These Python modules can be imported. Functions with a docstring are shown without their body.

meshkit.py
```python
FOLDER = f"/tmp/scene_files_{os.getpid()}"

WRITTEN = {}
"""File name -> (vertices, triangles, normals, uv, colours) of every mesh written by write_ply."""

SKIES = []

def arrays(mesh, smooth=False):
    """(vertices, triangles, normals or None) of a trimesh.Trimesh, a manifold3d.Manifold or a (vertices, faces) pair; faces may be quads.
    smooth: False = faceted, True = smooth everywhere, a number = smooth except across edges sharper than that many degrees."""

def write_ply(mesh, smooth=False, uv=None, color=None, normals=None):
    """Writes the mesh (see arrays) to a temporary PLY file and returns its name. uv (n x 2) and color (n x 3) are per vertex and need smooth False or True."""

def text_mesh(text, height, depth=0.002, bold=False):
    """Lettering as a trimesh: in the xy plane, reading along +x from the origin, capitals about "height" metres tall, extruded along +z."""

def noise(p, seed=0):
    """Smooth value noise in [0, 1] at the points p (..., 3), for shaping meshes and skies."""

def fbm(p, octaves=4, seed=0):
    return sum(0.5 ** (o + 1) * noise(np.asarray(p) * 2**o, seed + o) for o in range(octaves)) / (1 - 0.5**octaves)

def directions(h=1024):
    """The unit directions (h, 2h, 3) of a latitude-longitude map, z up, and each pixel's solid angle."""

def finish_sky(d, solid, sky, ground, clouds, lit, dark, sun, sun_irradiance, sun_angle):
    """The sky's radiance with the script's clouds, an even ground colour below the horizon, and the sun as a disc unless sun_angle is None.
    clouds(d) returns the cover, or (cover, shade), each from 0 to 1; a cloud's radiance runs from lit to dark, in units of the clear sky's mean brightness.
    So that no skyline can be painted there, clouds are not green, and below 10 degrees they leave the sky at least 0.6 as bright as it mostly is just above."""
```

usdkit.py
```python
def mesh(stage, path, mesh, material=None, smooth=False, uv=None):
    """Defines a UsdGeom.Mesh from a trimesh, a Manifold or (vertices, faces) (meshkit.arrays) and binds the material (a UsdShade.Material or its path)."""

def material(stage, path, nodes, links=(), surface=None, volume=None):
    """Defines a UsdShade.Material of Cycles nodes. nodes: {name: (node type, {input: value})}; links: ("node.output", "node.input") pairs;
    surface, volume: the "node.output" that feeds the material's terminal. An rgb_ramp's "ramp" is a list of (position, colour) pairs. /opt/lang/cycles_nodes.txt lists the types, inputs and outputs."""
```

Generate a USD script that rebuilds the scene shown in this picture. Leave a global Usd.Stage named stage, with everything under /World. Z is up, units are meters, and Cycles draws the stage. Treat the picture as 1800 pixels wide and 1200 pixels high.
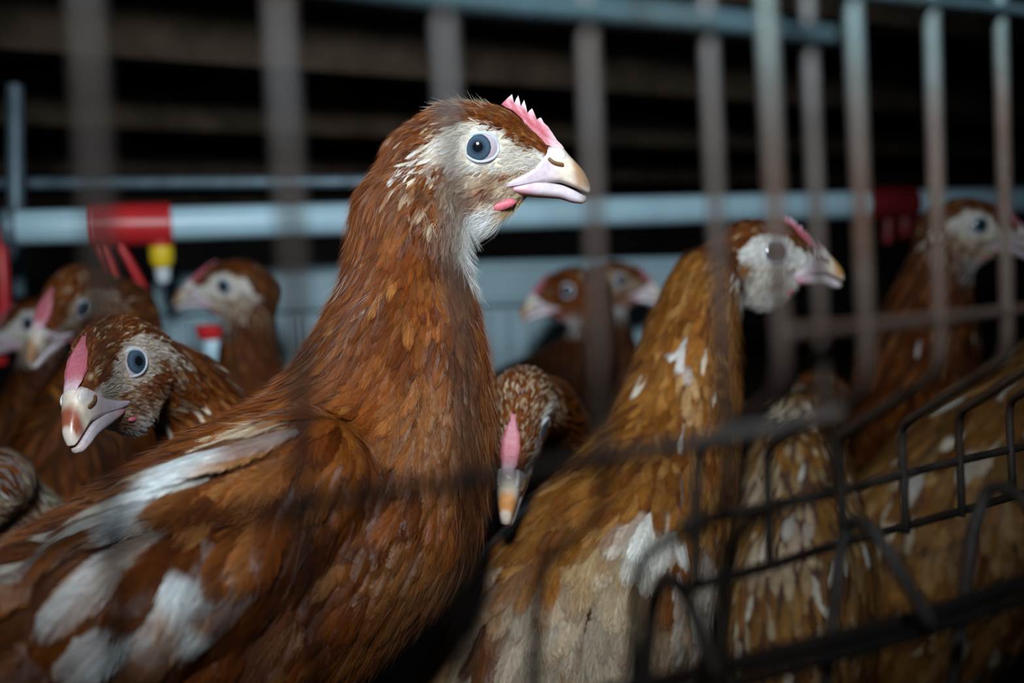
import math, numpy as np, trimesh, usdkit, meshkit
import manifold3d as m3
from scipy.spatial import cKDTree
from pxr import Usd, UsdGeom, UsdLux, UsdShade, Sdf, Gf, Vt

stage = Usd.Stage.CreateInMemory()
UsdGeom.SetStageUpAxis(stage, 'Z'); UsdGeom.SetStageMetersPerUnit(stage, 1.0)
UsdGeom.Xform.Define(stage, '/World')

# ------------------------------------------------------------------ camera, light, exposure
FPX, D0 = 1750.0, 357.0                       # focal length in pixels of the 1800 px frame; focus distance in mm
PITCH, ROLL = math.radians(-4.6), math.radians(2.3)
CAM = np.array([0, 0, 280.0])                 # mm above the cage floor
_f = np.array([0, math.cos(PITCH), math.sin(PITCH)])
_r0 = np.array([1.0, 0, 0]); _u0 = np.cross(_r0, _f)
RT = math.cos(ROLL) * _r0 - math.sin(ROLL) * _u0
UP = np.cross(RT, _f); FW = _f
cam = UsdGeom.Camera.Define(stage, '/World/camera')
cam.AddTransformOp().Set(Gf.Matrix4d(*RT, 0, *UP, 0, *(-FW), 0, *(CAM / 1000), 1))
cam.CreateHorizontalApertureAttr(36.0); cam.CreateVerticalApertureAttr(24.0)
cam.CreateFocalLengthAttr(35.0); cam.CreateFStopAttr(5.0); cam.CreateFocusDistanceAttr(D0 / 1000)
cam.CreateClippingRangeAttr(Gf.Vec2f(0.01, 100)); cam.CreateExposureAttr(0.0)

flash = UsdLux.SphereLight.Define(stage, '/World/camera_flash')      # the photographer's flash above the lens
flash.CreateRadiusAttr(0.04); flash.CreateIntensityAttr(375.0); flash.CreateColorAttr(Gf.Vec3f(0.86, 0.95, 1.0))
_fp = CAM + UP * 190 - RT * 24 - FW * 70
_aim = CAM + FW * 360 + UP * 104 - RT * 34 - _fp; _aim /= np.linalg.norm(_aim)
_x = np.cross(_aim, [0, 0, 1]); _x /= np.linalg.norm(_x); _y = np.cross(_x, _aim)
flash.AddTransformOp().Set(Gf.Matrix4d(*_x, 0, *_y, 0, *(-_aim), 0, *(_fp / 1000), 1))
sh = UsdLux.ShapingAPI.Apply(flash.GetPrim()); sh.CreateShapingConeAngleAttr(35.5); sh.CreateShapingConeSoftnessAttr(1.0)
dome = UsdLux.DomeLight.Define(stage, '/World/shed_gloom'); dome.CreateIntensityAttr(0.012); dome.CreateColorAttr(Gf.Vec3f(0.55, 0.75, 1.0))

# ------------------------------------------------------------------ helpers
def cw(px, py, d):                            # a pixel at a depth (mm) to a world point (mm)
    return CAM + ((px - 900) / FPX * d) * RT - ((py - 600) / FPX * d) * UP + d * FW
def cdir(v): return v[0] * RT + v[1] * UP + v[2] * FW
def unit(v): return v / np.maximum(np.linalg.norm(v, axis=-1, keepdims=True), 1e-9)
def project(p):
    q = np.asarray(p) - CAM; d = np.maximum(q @ FW, 1.0)
    return 900 + FPX * (q @ RT) / d, 600 - FPX * (q @ UP) / d, d
used = {}
def path_of(name, parent=None):
    base = (str(parent.GetPath()) if parent else '/World') + '/'
    n = used.get(base + name, 0); used[base + name] = n + 1
    return base + name + (f'_{n:03d}' if n else '')
def primvar(prim, name, arr, interp='vertex'):
    T = Sdf.ValueTypeNames
    pv = UsdGeom.PrimvarsAPI(prim).CreatePrimvar(name, T.Color3fArray if name == 'col' else T.Float3Array, interp)
    pv.Set(Vt.Vec3fArray.FromNumpy(np.ascontiguousarray(arr, np.float32)))
def obj(name, mesh, mat, parent=None, smooth=True, col=None, fuv=None, kind=None, label=None):
    """One Mesh prim. mesh in mm: trimesh or (v, f)."""
    if hasattr(mesh, 'vertices'): mesh = (mesh.vertices, mesh.faces)
    v, f = np.asarray(mesh[0], float) / 1000, np.asarray(mesh[1])
    if col is not None: col = np.broadcast_to(col, (len(v), 3))
    keep, inv = np.unique(f, return_inverse=True)
    if len(keep) < len(v):                                              # drop points that no face uses
        v, f = v[keep], inv.reshape(f.shape); col = None if col is None else col[keep]; fuv = None if fuv is None else fuv[keep]
    p = usdkit.mesh(stage, path_of(name, parent), (v, f), MAT[mat], smooth=smooth)
    if col is not None: primvar(p, 'col', np.broadcast_to(col, (len(v), 3)))
    if fuv is not None: primvar(p, 'fuv', fuv)
    return note(p.GetPrim(), kind=kind, label=label)
def note(prim, label=None, cat=None, group=None, kind=None):
    for k, x in (('label', label), ('category', cat), ('group', group), ('kind', kind)):
        if x: prim.SetCustomDataByKey(k, x)
    return prim
def thing(name, label, cat, group=None, kind=None):
    return note(UsdGeom.Xform.Define(stage, path_of(name)).GetPrim(), label, cat, group, kind)
def merge(parts):
    vs, fs, n = [], [], 0
    for v, f in parts:
        vs.append(v); fs.append(np.asarray(f) + n); n += len(v)
    return np.vstack(vs), np.vstack(fs)
def spline(P, n=8):
    P = np.asarray(P, float)
    if len(P) < 3: return P
    Q = np.vstack([2 * P[0] - P[1], P, 2 * P[-1] - P[-2]]); out = []
    for i in range(1, len(Q) - 2):
        a, b, c, d = Q[i - 1], Q[i], Q[i + 1], Q[i + 2]
        for t in np.linspace(0, 1, n, endpoint=False):
            out.append(.5 * (2 * b + (c - a) * t + (2 * a - 5 * b + 4 * c - d) * t * t + (3 * b - a - 3 * c + d) * t ** 3))
    return np.vstack(out + [P[-1]])
def bent(P, r=9.0, n=5):
    """A wire path: straight runs with rounded bends (fillet length r mm)."""
    P = np.asarray(P, float); out = [P[0]]
    for i in range(1, len(P) - 1):
        a, b = P[i - 1] - P[i], P[i + 1] - P[i]; la, lb = np.linalg.norm(a), np.linalg.norm(b)
        k = min(r, .45 * la, .45 * lb); A, B = P[i] + a / la * k, P[i] + b / lb * k
        for t in np.linspace(0, 1, n): out.append((1 - t) ** 2 * A + 2 * t * (1 - t) * P[i] + t * t * B)
    return np.vstack(out + [P[-1]])
def densify(P, step):
    out = [P[:1]]
    for a, b in zip(P[:-1], P[1:]):
        k = max(1, int(np.linalg.norm(b - a) / step)); out.append(a + (b - a) * (np.arange(1, k + 1) / k)[:, None])
    return np.vstack(out)
def tube(P, r, sides=12, cap=True):
    P = np.asarray(P, float); n = len(P); r = np.broadcast_to(r, (n,)).astype(float)
    t = unit(np.gradient(P, axis=0)); a = np.cross(t[0], [0, 0, 1.0] if abs(t[0][2]) < .9 else [1.0, 0, 0]); A = []
    for k in range(n):
        a = a - t[k] * (a @ t[k]); a = a / np.linalg.norm(a); A.append(a)
    A = np.array(A); B = np.cross(t, A); g = np.arange(sides) * 2 * np.pi / sides
    v = P[:, None] + r[:, None, None] * (np.cos(g)[None, :, None] * A[:, None] + np.sin(g)[None, :, None] * B[:, None])
    i, j = np.meshgrid(np.arange(n - 1), np.arange(sides), indexing='ij'); k = (j + 1) % sides
    f = np.stack([i * sides + j, i * sides + k, (i + 1) * sides + k, (i + 1) * sides + j], -1).reshape(-1, 4)
    f = np.vstack([f[:, [0, 1, 2]], f[:, [0, 2, 3]]]); v = v.reshape(-1, 3)
    if cap:
        f = np.vstack([f, [[n * sides, (q + 1) % sides, q] for q in range(sides)], [[n * sides + 1, (n - 1) * sides + q, (n - 1) * sides + (q + 1) % sides] for q in range(sides)]])
        v = np.vstack([v, P[0], P[-1]])
    return v, f
def loft(secs, n=28, p=2.2, flat=0):
    """secs rows (x, z top, z bottom, half width): closed loft along x in head-local mm."""
    g = np.arange(n) * 2 * np.pi / n; c, s = np.cos(g), np.sin(g)
    c, s = np.sign(c) * np.abs(c) ** (2 / p), np.sign(s) * np.abs(s) ** (2 / p)
    if flat: s = np.where(s * flat > 0, np.sign(s) * np.abs(s) ** .3, s)
    xs = np.array([r[0] for r in secs]); S = np.array(secs, float)
    xx = np.concatenate([np.linspace(a, b, 5, endpoint=False) for a, b in zip(xs[:-1], xs[1:])] + [xs[-1:]])
    from scipy.interpolate import PchipInterpolator as I
    zt, zb, w = (I(xs, S[:, k])(xx) for k in (1, 2, 3))
    m = len(xx); v = np.stack([np.repeat(xx[:, None], n, 1), w[:, None] * c, (zt + zb)[:, None] / 2 + (zt - zb)[:, None] / 2 * s], -1)
    i, j = np.meshgrid(np.arange(m - 1), np.arange(n), indexing='ij'); k = (j + 1) % n
    f = np.stack([i * n + j, i * n + k, (i + 1) * n + k, (i + 1) * n + j], -1).reshape(-1, 4)[:, ::-1]
    f = np.vstack([f[:, [0, 1, 2]], f[:, [0, 2, 3]]]); v = v.reshape(-1, 3)
    e0, e1 = v[:n].mean(0), v[-n:].mean(0)
    f = np.vstack([f, [[m * n, q, (q + 1) % n] for q in range(n)], [[m * n + 1, (m - 1) * n + (q + 1) % n, (m - 1) * n + q] for q in range(n)]])
    return np.vstack([v, e0, e1]), f
def ellipsoid(c, r, sub=3):
    s = trimesh.creation.icosphere(sub, 1.0); return np.array(s.vertices) * r + c, np.array(s.faces)
def lerp(a, b, t): t = np.asarray(t)[..., None]; return np.asarray(a) * (1 - t) + np.asarray(b) * t
def sstep(a, b, x): t = np.clip((x - a) / (b - a), 0, 1); return t * t * (3 - 2 * t)

# ------------------------------------------------------------------ materials
MAT = {}
def mat(name, nodes, links, surface='p.BSDF'):
    MAT[name] = usdkit.material(stage, '/World/Looks/' + name, nodes, links, surface=surface)
A3 = ('attribute', {'attribute': 'col'})
def m(op, a=None, b=None, c=None, clamp=False):
    d = {'math_type': op, 'use_clamp': clamp}
    for k, x in (('value1', a), ('value2', b), ('value3', c)):
        if x is not None: d[k] = float(x)
    return ('math', d)
mat('feather', {
    'c': A3, 'a': ('attribute', {'attribute': 'fuv'}), 's': ('separate_xyz', {}),
    'e': m('absolute'), 'eb': m('multiply', b=-.42), 'vb': m('add'), 'b': m('multiply', b=42.), 'e2': m('multiply', b=1.6), 'rz': m('multiply', b=91.),
    'sg': m('multiply_add', b=2.5), 'cv': ('combine_xyz', {}),
    'n': ('noise_texture', {'scale': 1., 'detail': 2.5, 'roughness': .65}),
    'qe': m('multiply_add', b=1 / .5, c=-.5 / .5), 'qv': m('multiply_add', b=1 / .34, c=-.66 / .34), 'q': m('maximum'),
    'th': m('multiply_add', b=3.0, c=-.8), 'al': m('less_than'),
    'st': ('map_range', {'from_min': .3, 'from_max': .7, 'to_min': .45, 'to_max': 1.5}),
    'ra': m('less_than', b=.06), 'rb': m('multiply_add', b=.35), 'mul': ('vector_math', {'math_type': 'scale'}),
    'bp': ('bump', {'strength': .6, 'distance': .0006}),
    'p': ('principled_bsdf', {'roughness': .25, 'specular_ior_level': .17, 'sheen_weight': .0}),
    't': ('transparent_bsdf', {}), 'tl': ('translucent_bsdf', {}), 'm0': ('mix_closure', {'fac': .14}), 'mx': ('mix_closure', {})},
    [('a.vector', 's.vector'), ('s.x', 'e.value1'), ('e.value', 'eb.value1'), ('s.y', 'vb.value1'), ('eb.value', 'vb.value2'), ('vb.value', 'b.value1'),
     ('e.value', 'e2.value1'), ('s.z', 'rz.value1'), ('s.x', 'sg.value1'), ('rz.value', 'sg.value3'), ('b.value', 'cv.x'), ('e2.value', 'cv.y'), ('sg.value', 'cv.z'),
     ('cv.vector', 'n.vector'), ('e.value', 'qe.value1'), ('s.y', 'qv.value1'), ('qe.value', 'q.value1'), ('qv.value', 'q.value2'),
     ('n.fac', 'th.value1'), ('q.value', 'al.value1'), ('th.value', 'al.value2'), ('n.fac', 'st.value'), ('e.value', 'ra.value1'), ('ra.value', 'rb.value1'), ('st.result', 'rb.value3'),
     ('c.color', 'mul.vector1'), ('rb.value', 'mul.scale'), ('mul.vector', 'p.base_color'), ('mul.vector', 'tl.color'), ('n.fac', 'bp.height'), ('bp.normal', 'p.normal'),
     ('p.BSDF', 'm0.closure1'), ('tl.BSDF', 'm0.closure2'), ('al.value', 'mx.fac'), ('t.BSDF', 'mx.closure1'), ('m0.closure', 'mx.closure2')], 'mx.closure')
mat('barb', {'c': A3, 'p': ('principled_bsdf', {'roughness': .25, 'specular_ior_level': .42})}, [('c.color', 'p.base_color')])
mat('skin', {'c': A3, 'tc': ('geometry', {}), 'n': ('noise_texture', {'scale': 900., 'detail': 4.}), 'r': ('map_range', {'from_min': .3, 'from_max': .7, 'to_min': .82, 'to_max': 1.15}),
             'mul': ('vector_math', {'math_type': 'scale'}), 'b': ('bump', {'strength': .35, 'distance': .0004}),
             'p': ('principled_bsdf', {'roughness': .5, 'specular_ior_level': .35, 'subsurface_weight': .25, 'subsurface_scale': .0015, 'subsurface_radius': (1, .35, .25)})},
    [('tc.position', 'n.vector'), ('n.fac', 'r.value'), ('c.color', 'mul.vector1'), ('r.result', 'mul.scale'), ('mul.vector', 'p.base_color'), ('n.fac', 'b.height'), ('b.normal', 'p.normal')])
mat('underskin', {'c': A3, 'tc': ('geometry', {}), 'n': ('noise_texture', {'scale': 500., 'detail': 4.}), 'r': ('map_range', {'from_min': .3, 'from_max': .7, 'to_min': .6, 'to_max': 1.2}),
                  'mul': ('vector_math', {'math_type': 'scale'}), 'p': ('principled_bsdf', {'roughness': .8, 'specular_ior_level': .1})},
    [('tc.position', 'n.vector'), ('n.fac', 'r.value'), ('c.color', 'mul.vector1'), ('r.result', 'mul.scale'), ('mul.vector', 'p.base_color')])
mat('horn', {'c': A3, 'tc': ('geometry', {}), 'n': ('noise_texture', {'scale': 420., 'detail': 5.}), 'r': ('map_range', {'from_min': .3, 'from_max': .7, 'to_min': .85, 'to_max': 1.1}),
             'mul': ('vector_math', {'math_type': 'scale'}), 'b': ('bump', {'strength': .2, 'distance': .0003}),
             'p': ('principled_bsdf', {'roughness': .33, 'specular_ior_level': .5, 'subsurface_weight': .15, 'subsurface_scale': .001})},
    [('tc.position', 'n.vector'), ('n.fac', 'r.value'), ('c.color', 'mul.vector1'), ('r.result', 'mul.scale'), ('mul.vector', 'p.base_color'), ('n.fac', 'b.height'), ('b.normal', 'p.normal')])
mat('eyeball', {'c': A3, 'p': ('principled_bsdf', {'roughness': .5, 'specular_ior_level': 0., 'coat_weight': 1., 'coat_roughness': .06})}, [('c.color', 'p.base_color')])
mat('wire', {'c': A3, 'tc': ('geometry', {}), 'n': ('noise_texture', {'scale': 160., 'detail': 6., 'roughness': .7}), 'rr': ('rgb_ramp', {'ramp': [(0, (.35, .3, .27)), (.45, (.8, .75, .7)), (.6, (1, 1, 1)), (.67, (1.1, 1.1, 1.1)), (.74, (2.6, 2.4, 2.1)), (1, (3, 2.8, 2.5))]}),
             'mx': ('mix', {'mix_type': 'multiply', 'fac': 1.}), 'b': ('bump', {'strength': .5, 'distance': .0004}),
             'p': ('principled_bsdf', {'roughness': .55, 'metallic': .25, 'specular_ior_level': .4})},
    [('tc.position', 'n.vector'), ('n.fac', 'rr.fac'), ('c.color', 'mx.color1'), ('rr.color', 'mx.color2'), ('mx.color', 'p.base_color'), ('n.fac', 'b.height'), ('b.normal', 'p.normal')])
def plain(name, colr, rough=.5, scale=60., lo=.75, hi=1.2, spec=.4, **kw):
    mat(name, {'tc': ('geometry', {}), 'n': ('noise_texture', {'scale': scale, 'detail': 5.}), 'r': ('map_range', {'from_min': .3, 'from_max': .7, 'to_min': lo, 'to_max': hi}), 'c': ('color', {'value': colr}),
               'mul': ('vector_math', {'math_type': 'scale'}), 'p': ('principled_bsdf', {'roughness': rough, 'specular_ior_level': spec, **kw})},
        [('tc.position', 'n.vector'), ('n.fac', 'r.value'), ('c.color', 'mul.vector1'), ('r.result', 'mul.scale'), ('mul.vector', 'p.base_color')])
plain('pvc', (.42, .63, .74), .35, 20., .9, 1.08)
plain('red_plastic', (.55, .025, .03), .35, 30., .85, 1.1)
plain('shaded_red_plastic', (.16, .008, .010), .45, 30., .7, 1.1)  # darker copy of red_plastic: shade on the right saddle put into the colour
plain('yellow_plastic', (.75, .55, .02), .35, 30., .85, 1.1)
plain('clear_plastic', (.6, .68, .75), .2, 30., .9, 1.1)
plain('steel', (.18, .26, .32), .45, 60., .7, 1.2, metallic=.3)
plain('panel', (.27, .40, .46), .55, 12., .8, 1.12)
plain('timber', (.075, .052, .036), .85, 25., .5, 1.3, .15)
plain('black_wire', (.012, .012, .014), .6, 60., .7, 1.2)
plain('dirty_floor', (.07, .05, .035), .9, 30., .5, 1.3, .1)
plain('dark_wall', (.03, .028, .025), .9, 8., .6, 1.3, .1)

# ------------------------------------------------------------------ the cage shell
FDIR = unit(cw(1650, 540, D0 / 1.9) - cw(495, 540, D0 / 2.97)); FDIR = unit(FDIR * [1, 1, 0])     # along the cage front, level
NDIR = np.array([-FDIR[1], FDIR[0], 0])                                                          # into the cage
O = np.array([0, 400.0, 0])
def cage(u, w, z): return O + FDIR * u + NDIR * w + np.array([0, 0, z])
def slab(u0, u1, w0, w1, z0, z1):
    b = trimesh.creation.box([1, 1, 1]); v = b.vertices + .5
    return np.array([cage(u0 + (u1 - u0) * a, w0 + (w1 - w0) * c, z0 + (z1 - z0) * e) for a, c, e in v]), np.array(b.faces)
def struct(name, mesh, mt, label, cat):
    return note(obj(name, mesh, mt, smooth=False), label, cat, kind='structure')
struct('floor', slab(-1500, 2200, -900, 1900, -20, 0), 'dirty_floor', 'dark dirty cage floor under the hens', 'floor')
ceil = struct('ceiling', slab(-1500, 2200, -900, 1900, 556, 576), 'dark_wall', 'dark board ceiling above the cage', 'ceiling')
k = 0
for w0 in np.arange(300, 1850, 270):
    obj('joist', slab(-1500, 2200, w0 + 9 * math.sin(k * 2.3), w0 + 24 + 9 * math.sin(k * 2.3), 494 - 25 * k, 556), 'timber', ceil, smooth=False); k += 1
def zplane(px, py, z):
    q = cw(px, py, 1000.0) - CAM; return CAM + q * ((z - CAM[2]) / q[2])
for (a, b) in (((-300, 42), (1150, 150)), ((-300, 140), (1250, 215)), ((700, -5), (600, 175)), ((985, -5), (770, 215)), ((405, -40), (402, 200)), ((88, -10), (150, 90)), ((1240, -10), (1000, 190))):
    P0, P1 = zplane(*a, 535.0), zplane(*b, 535.0)
    obj('ceiling_wire', tube(np.array([P0 + (P0 - P1) * .2, P1 + (P1 - P0) * .2]), 3.6, 8), 'black_wire', ceil)
struct('wall_right', slab(2200, 2220, -900, 1900, 0, 560), 'dark_wall', 'black end wall of the shed far to the right', 'wall')
struct('wall_left', slab(-1520, -1500, -900, 1900, 0, 560), 'dark_wall', 'black end wall of the shed far to the left', 'wall')
struct('wall_back', slab(-1500, 2200, 1880, 1900, 0, 560), 'dark_wall', 'black far wall of the shed behind the cages', 'wall')

# ------------------------------------------------------------------ drinking line and what hangs behind the hens
PA, PB = cw(8, 401, 735), cw(1495, 360, 960)
pipe = thing('drinking_pipe', 'horizontal white plastic drinking pipe running behind the hens', 'pipe')
PC = PA + (PB - PA) * 2.3
obj('pipe_tube', tube(densify(np.array([PA, PC]), 60), 13.2, 32), 'pvc', pipe)
obj('end_cap', tube(np.array([PA - (PB - PA) * .002, PA + (PB - PA) * .012]), 14.4, 32), 'steel', pipe)
pdir = unit(PB - PA)
def nipple(px, label, red='red_plastic'):
    t = (px - 8) / 1487 * .735 / (.96 - (px - 8) / 1487 * .225); c = PA + (PB - PA) * t
    n = thing('nipple_drinker', label, 'drinker')
    obj('saddle', tube(np.array([c + pdir * x for x in (-29, -28, 28, 29)]), np.array([14.6, 16.2, 16.2, 14.6]), 36), red, n)
    zz = np.array([0, 0, 1.0]); base = c + pdir * 20
    return n, c, base, zz
n, c, base, zz = nipple(232, 'red pipe saddle with a yellow drinking nipple, left of the tallest hen')
obj('nipple_socket', tube(np.array([base - zz * 10, base - zz * 19]), 8.5, 20), 'red_plastic', n)
obj('nipple_body', tube(np.array([base - zz * q for q in (17, 18.5, 28, 31, 34)]), np.array([8.6, 9.2, 9.0, 7.4, 6.6]), 20), 'yellow_plastic', n, label='yellow nipple body')
obj('nipple_pin', tube(np.array([base - zz * q for q in (33, 35, 43, 46)]), np.array([6.2, 6.0, 5.2, 2.6]), 16), 'clear_plastic', n, label='clear bluish nipple tip')
for o_, dx in ((-16, 22), (-27, 15)):
    q0 = c + pdir * o_ - zz * 6 - FDIR * 0
    obj('saddle_leg', tube(np.array([q0, q0 + pdir * dx * .5 - zz * 20, q0 + pdir * dx - zz * 44]), np.array([3.6, 3.4, 2.6]), 10), 'red_plastic', n)
n, c, base, zz = nipple(1560, 'dim red pipe saddle at the right end of the drinking pipe', 'shaded_red_plastic')
obj('nipple_body', tube(np.array([base - zz * q for q in (10, 18, 30, 34)]), np.array([8.5, 8.5, 7, 6]), 16), 'shaded_red_plastic', n)
obj('saddle_leg', tube(np.array([c - zz * 8, c - zz * 38]), 6, 10), 'shaded_red_plastic', n)
note(obj('steel_rail', tube(densify(np.array([cw(-60, 323, 900), cw(860, 318, 960)]), 80), 5.2, 16), 'steel'), 'thin blue-grey steel rail above the drinking pipe at left', 'rail')
pan = thing('partition_panel', 'pale blue-white partition low behind the hens', 'partition')
Q0, Q1 = cw(270, 478, 930), cw(1215, 458, 1010)
def wallquad(a, b, h, th):
    n_ = unit(np.cross(b - a, [0, 0, 1.0])) * th
    bx = trimesh.creation.box([1, 1, 1]); v = bx.vertices + .5
    return np.array([a + (b - a) * x + n_ * (y - .5) - np.array([0, 0, h]) * (1 - z) for x, y, z in v]), np.array(bx.faces)
obj('sheet', wallquad(Q0, Q1, 175, 5), 'panel', pan, smooth=False)
tw = unit(np.cross(Q1 - Q0, [0, 0, 1.0])) * 12
if tw @ FW > 0: tw = -tw
obj('rim', tube(np.array([Q0, Q1]), 4.5, 12), 'panel', pan)
obj('lip', tube(np.array([Q0 + tw - zz * 36, Q1 + tw - zz * 36]), 4.0, 10), 'panel', pan)
for t in np.linspace(.02, .98, 26):
    q = Q0 + (Q1 - Q0) * t + tw
    obj('mesh_wire', tube(np.array([q - zz * 44, q - zz * 170]), 1.1, 6), 'steel', pan)
cup = thing('drip_cup', 'small dark red drip cup beside the hen facing left at the back', 'cup')
cc = cw(372, 582, 760)
obj('cup_rim', tube(np.array([cc + zz * q for q in (5, 4, -4, -8)]), np.array([12, 12.5, 11, 6]), 20), 'red_plastic', cup)
obj('cup_stem', tube(np.array([cc - zz * 6, cc - zz * 24]), 8, 14), 'pvc', cup)
note(obj('red_cord', tube(spline([cw(6, 395, 740), cw(3, 440, 735), cw(7, 520, 735), cw(2, 640, 740)]), 4.5, 10), 'red_plastic'), 'dark red cord hanging at the left edge of the picture', 'cord')
note(obj('cage_post', tube(np.array([cw(26, 150, 860), cw(30, 520, 860)]), 7, 12), 'steel'), 'dark blue-grey upright post at the far left', 'post')

# ------------------------------------------------------------------ cage front: bars, rails, feeder lip
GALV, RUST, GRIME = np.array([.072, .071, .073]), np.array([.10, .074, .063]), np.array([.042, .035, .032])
BLUE = np.array([.072, .135, .168])
def wire(name, pts, r, parent, cols, bend=8.0, seed=0, label=None):
    """pts rows (px, py, D0/depth); cols rows (pixel y, colour)."""
    P = densify(bent([cw(x, y, D0 / q) for x, y, q in pts], bend), 4.0)
    v, f = tube(P, r, 10)
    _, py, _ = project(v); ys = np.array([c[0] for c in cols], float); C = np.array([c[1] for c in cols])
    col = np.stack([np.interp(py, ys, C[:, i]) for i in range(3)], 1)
    w = meshkit.fbm(v / 16.0 + seed * 7.3, 3, seed); col = lerp(col, col * np.array([1.0, .7, .55]), sstep(.45, .7, w) * .7)
    return obj(name, (v, f), 'wire', parent, col=col, label=label)
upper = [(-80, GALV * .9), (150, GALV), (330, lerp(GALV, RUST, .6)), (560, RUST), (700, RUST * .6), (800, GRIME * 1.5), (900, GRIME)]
fa = thing('cage_front_panel', 'rusty grey wire cage front in front of the tallest hen, nearest the lens', 'cage front')
QA = lambda x: 3.45 - .00096 * x
obj_r = 1.15
for i, (pts) in enumerate([
    [(135, -300, 3.3), (190, 700, 3.25), (200, 1000, 3.2), (210, 1300, 3.2)],
    [(474, -300, 2.97), (535, 800, 2.93), (548, 1000, 2.9), (550, 1300, 2.9)],
    [(761, -300, 2.7), (818, 700, 2.67), (832, 1000, 2.6), (800, 1300, 2.5)],
    [(1020, -300, 2.45), (1056, 700, 2.42), (1064, 905, 2.38), (945, 995, 2.0), (938, 1250, 2.0)],
    [(1229, -300, 2.25), (1275, 740, 2.22), (1287, 903, 2.18), (1117, 972, 1.95), (1112, 1250, 1.95)],
    [(1407, -300, 2.08), (1450, 735, 2.05), (1478, 856, 1.98), (1277, 925, 1.84), (1268, 1185, 1.84)]]):
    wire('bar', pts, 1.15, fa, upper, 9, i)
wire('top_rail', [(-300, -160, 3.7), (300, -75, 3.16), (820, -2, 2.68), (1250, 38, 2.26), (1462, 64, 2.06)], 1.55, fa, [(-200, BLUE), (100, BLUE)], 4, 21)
wire('bottom_rail', [(1474, 727, 2.06), (1230, 776, 2.28), (870, 838, 2.63), (540, 886, 2.95), (60, 960, 3.42)], 1.35, fa, [(700, GALV * 3), (745, GALV * 2.2), (775, GRIME * 3), (800, GRIME), (1000, GRIME)], 4, 22)  # right end lightened in colour, standing in for flash light missing there
fb = thing('cage_front_panel', 'rusty wire cage front at right whose bars bend inward into a black feeder lip', 'cage front')
ubl = [(-80, BLUE * 1.5 + [.02, .015, -.01]), (60, lerp(BLUE, GALV, .4) * 1.6 + [.012, .01, -.008]), (220, lerp(GALV, RUST, .5) * 1.5), (330, RUST * 1.4), (600, RUST * 1.5), (680, RUST * .8), (740, GRIME * 1.3), (900, GRIME)]
for i, pts in enumerate([
    [(1332, -300, 2.3), (1378, 688, 2.26), (1226, 795, 1.78), (1222, 1036, 1.76)],
    [(1487, -300, 2.1), (1527, 690, 2.06), (1348, 785, 1.56), (1354, 1000, 1.52)],
    [(1629, -300, 1.9), (1654, 655, 1.87), (1474, 768, 1.4), (1483, 962, 1.37)],
    [(1751, -300, 1.75), (1772, 630, 1.72), (1583, 748, 1.27), (1593, 937, 1.26)],
    [(1857, -300, 1.63), (1880, 605, 1.6), (1684, 727, 1.18), (1691, 908, 1.17)],
    [(1951, -300, 1.53), (1972, 585, 1.5), (1773, 706, 1.1), (1780, 855, 1.1)],
    [(2039, -300, 1.45), (2060, 565, 1.42), (1856, 690, 1.03), (1862, 835, 1.03)]]):
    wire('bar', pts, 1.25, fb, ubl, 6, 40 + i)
wire('top_rail', [(1380, -34, 2.27), (1590, -3, 1.97), (1720, 9, 1.8), (1900, 36, 1.6), (2060, 58, 1.44)], 1.2, fb, [(-50, BLUE * 1.1), (80, BLUE * 1.1)], 4, 61)
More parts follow.
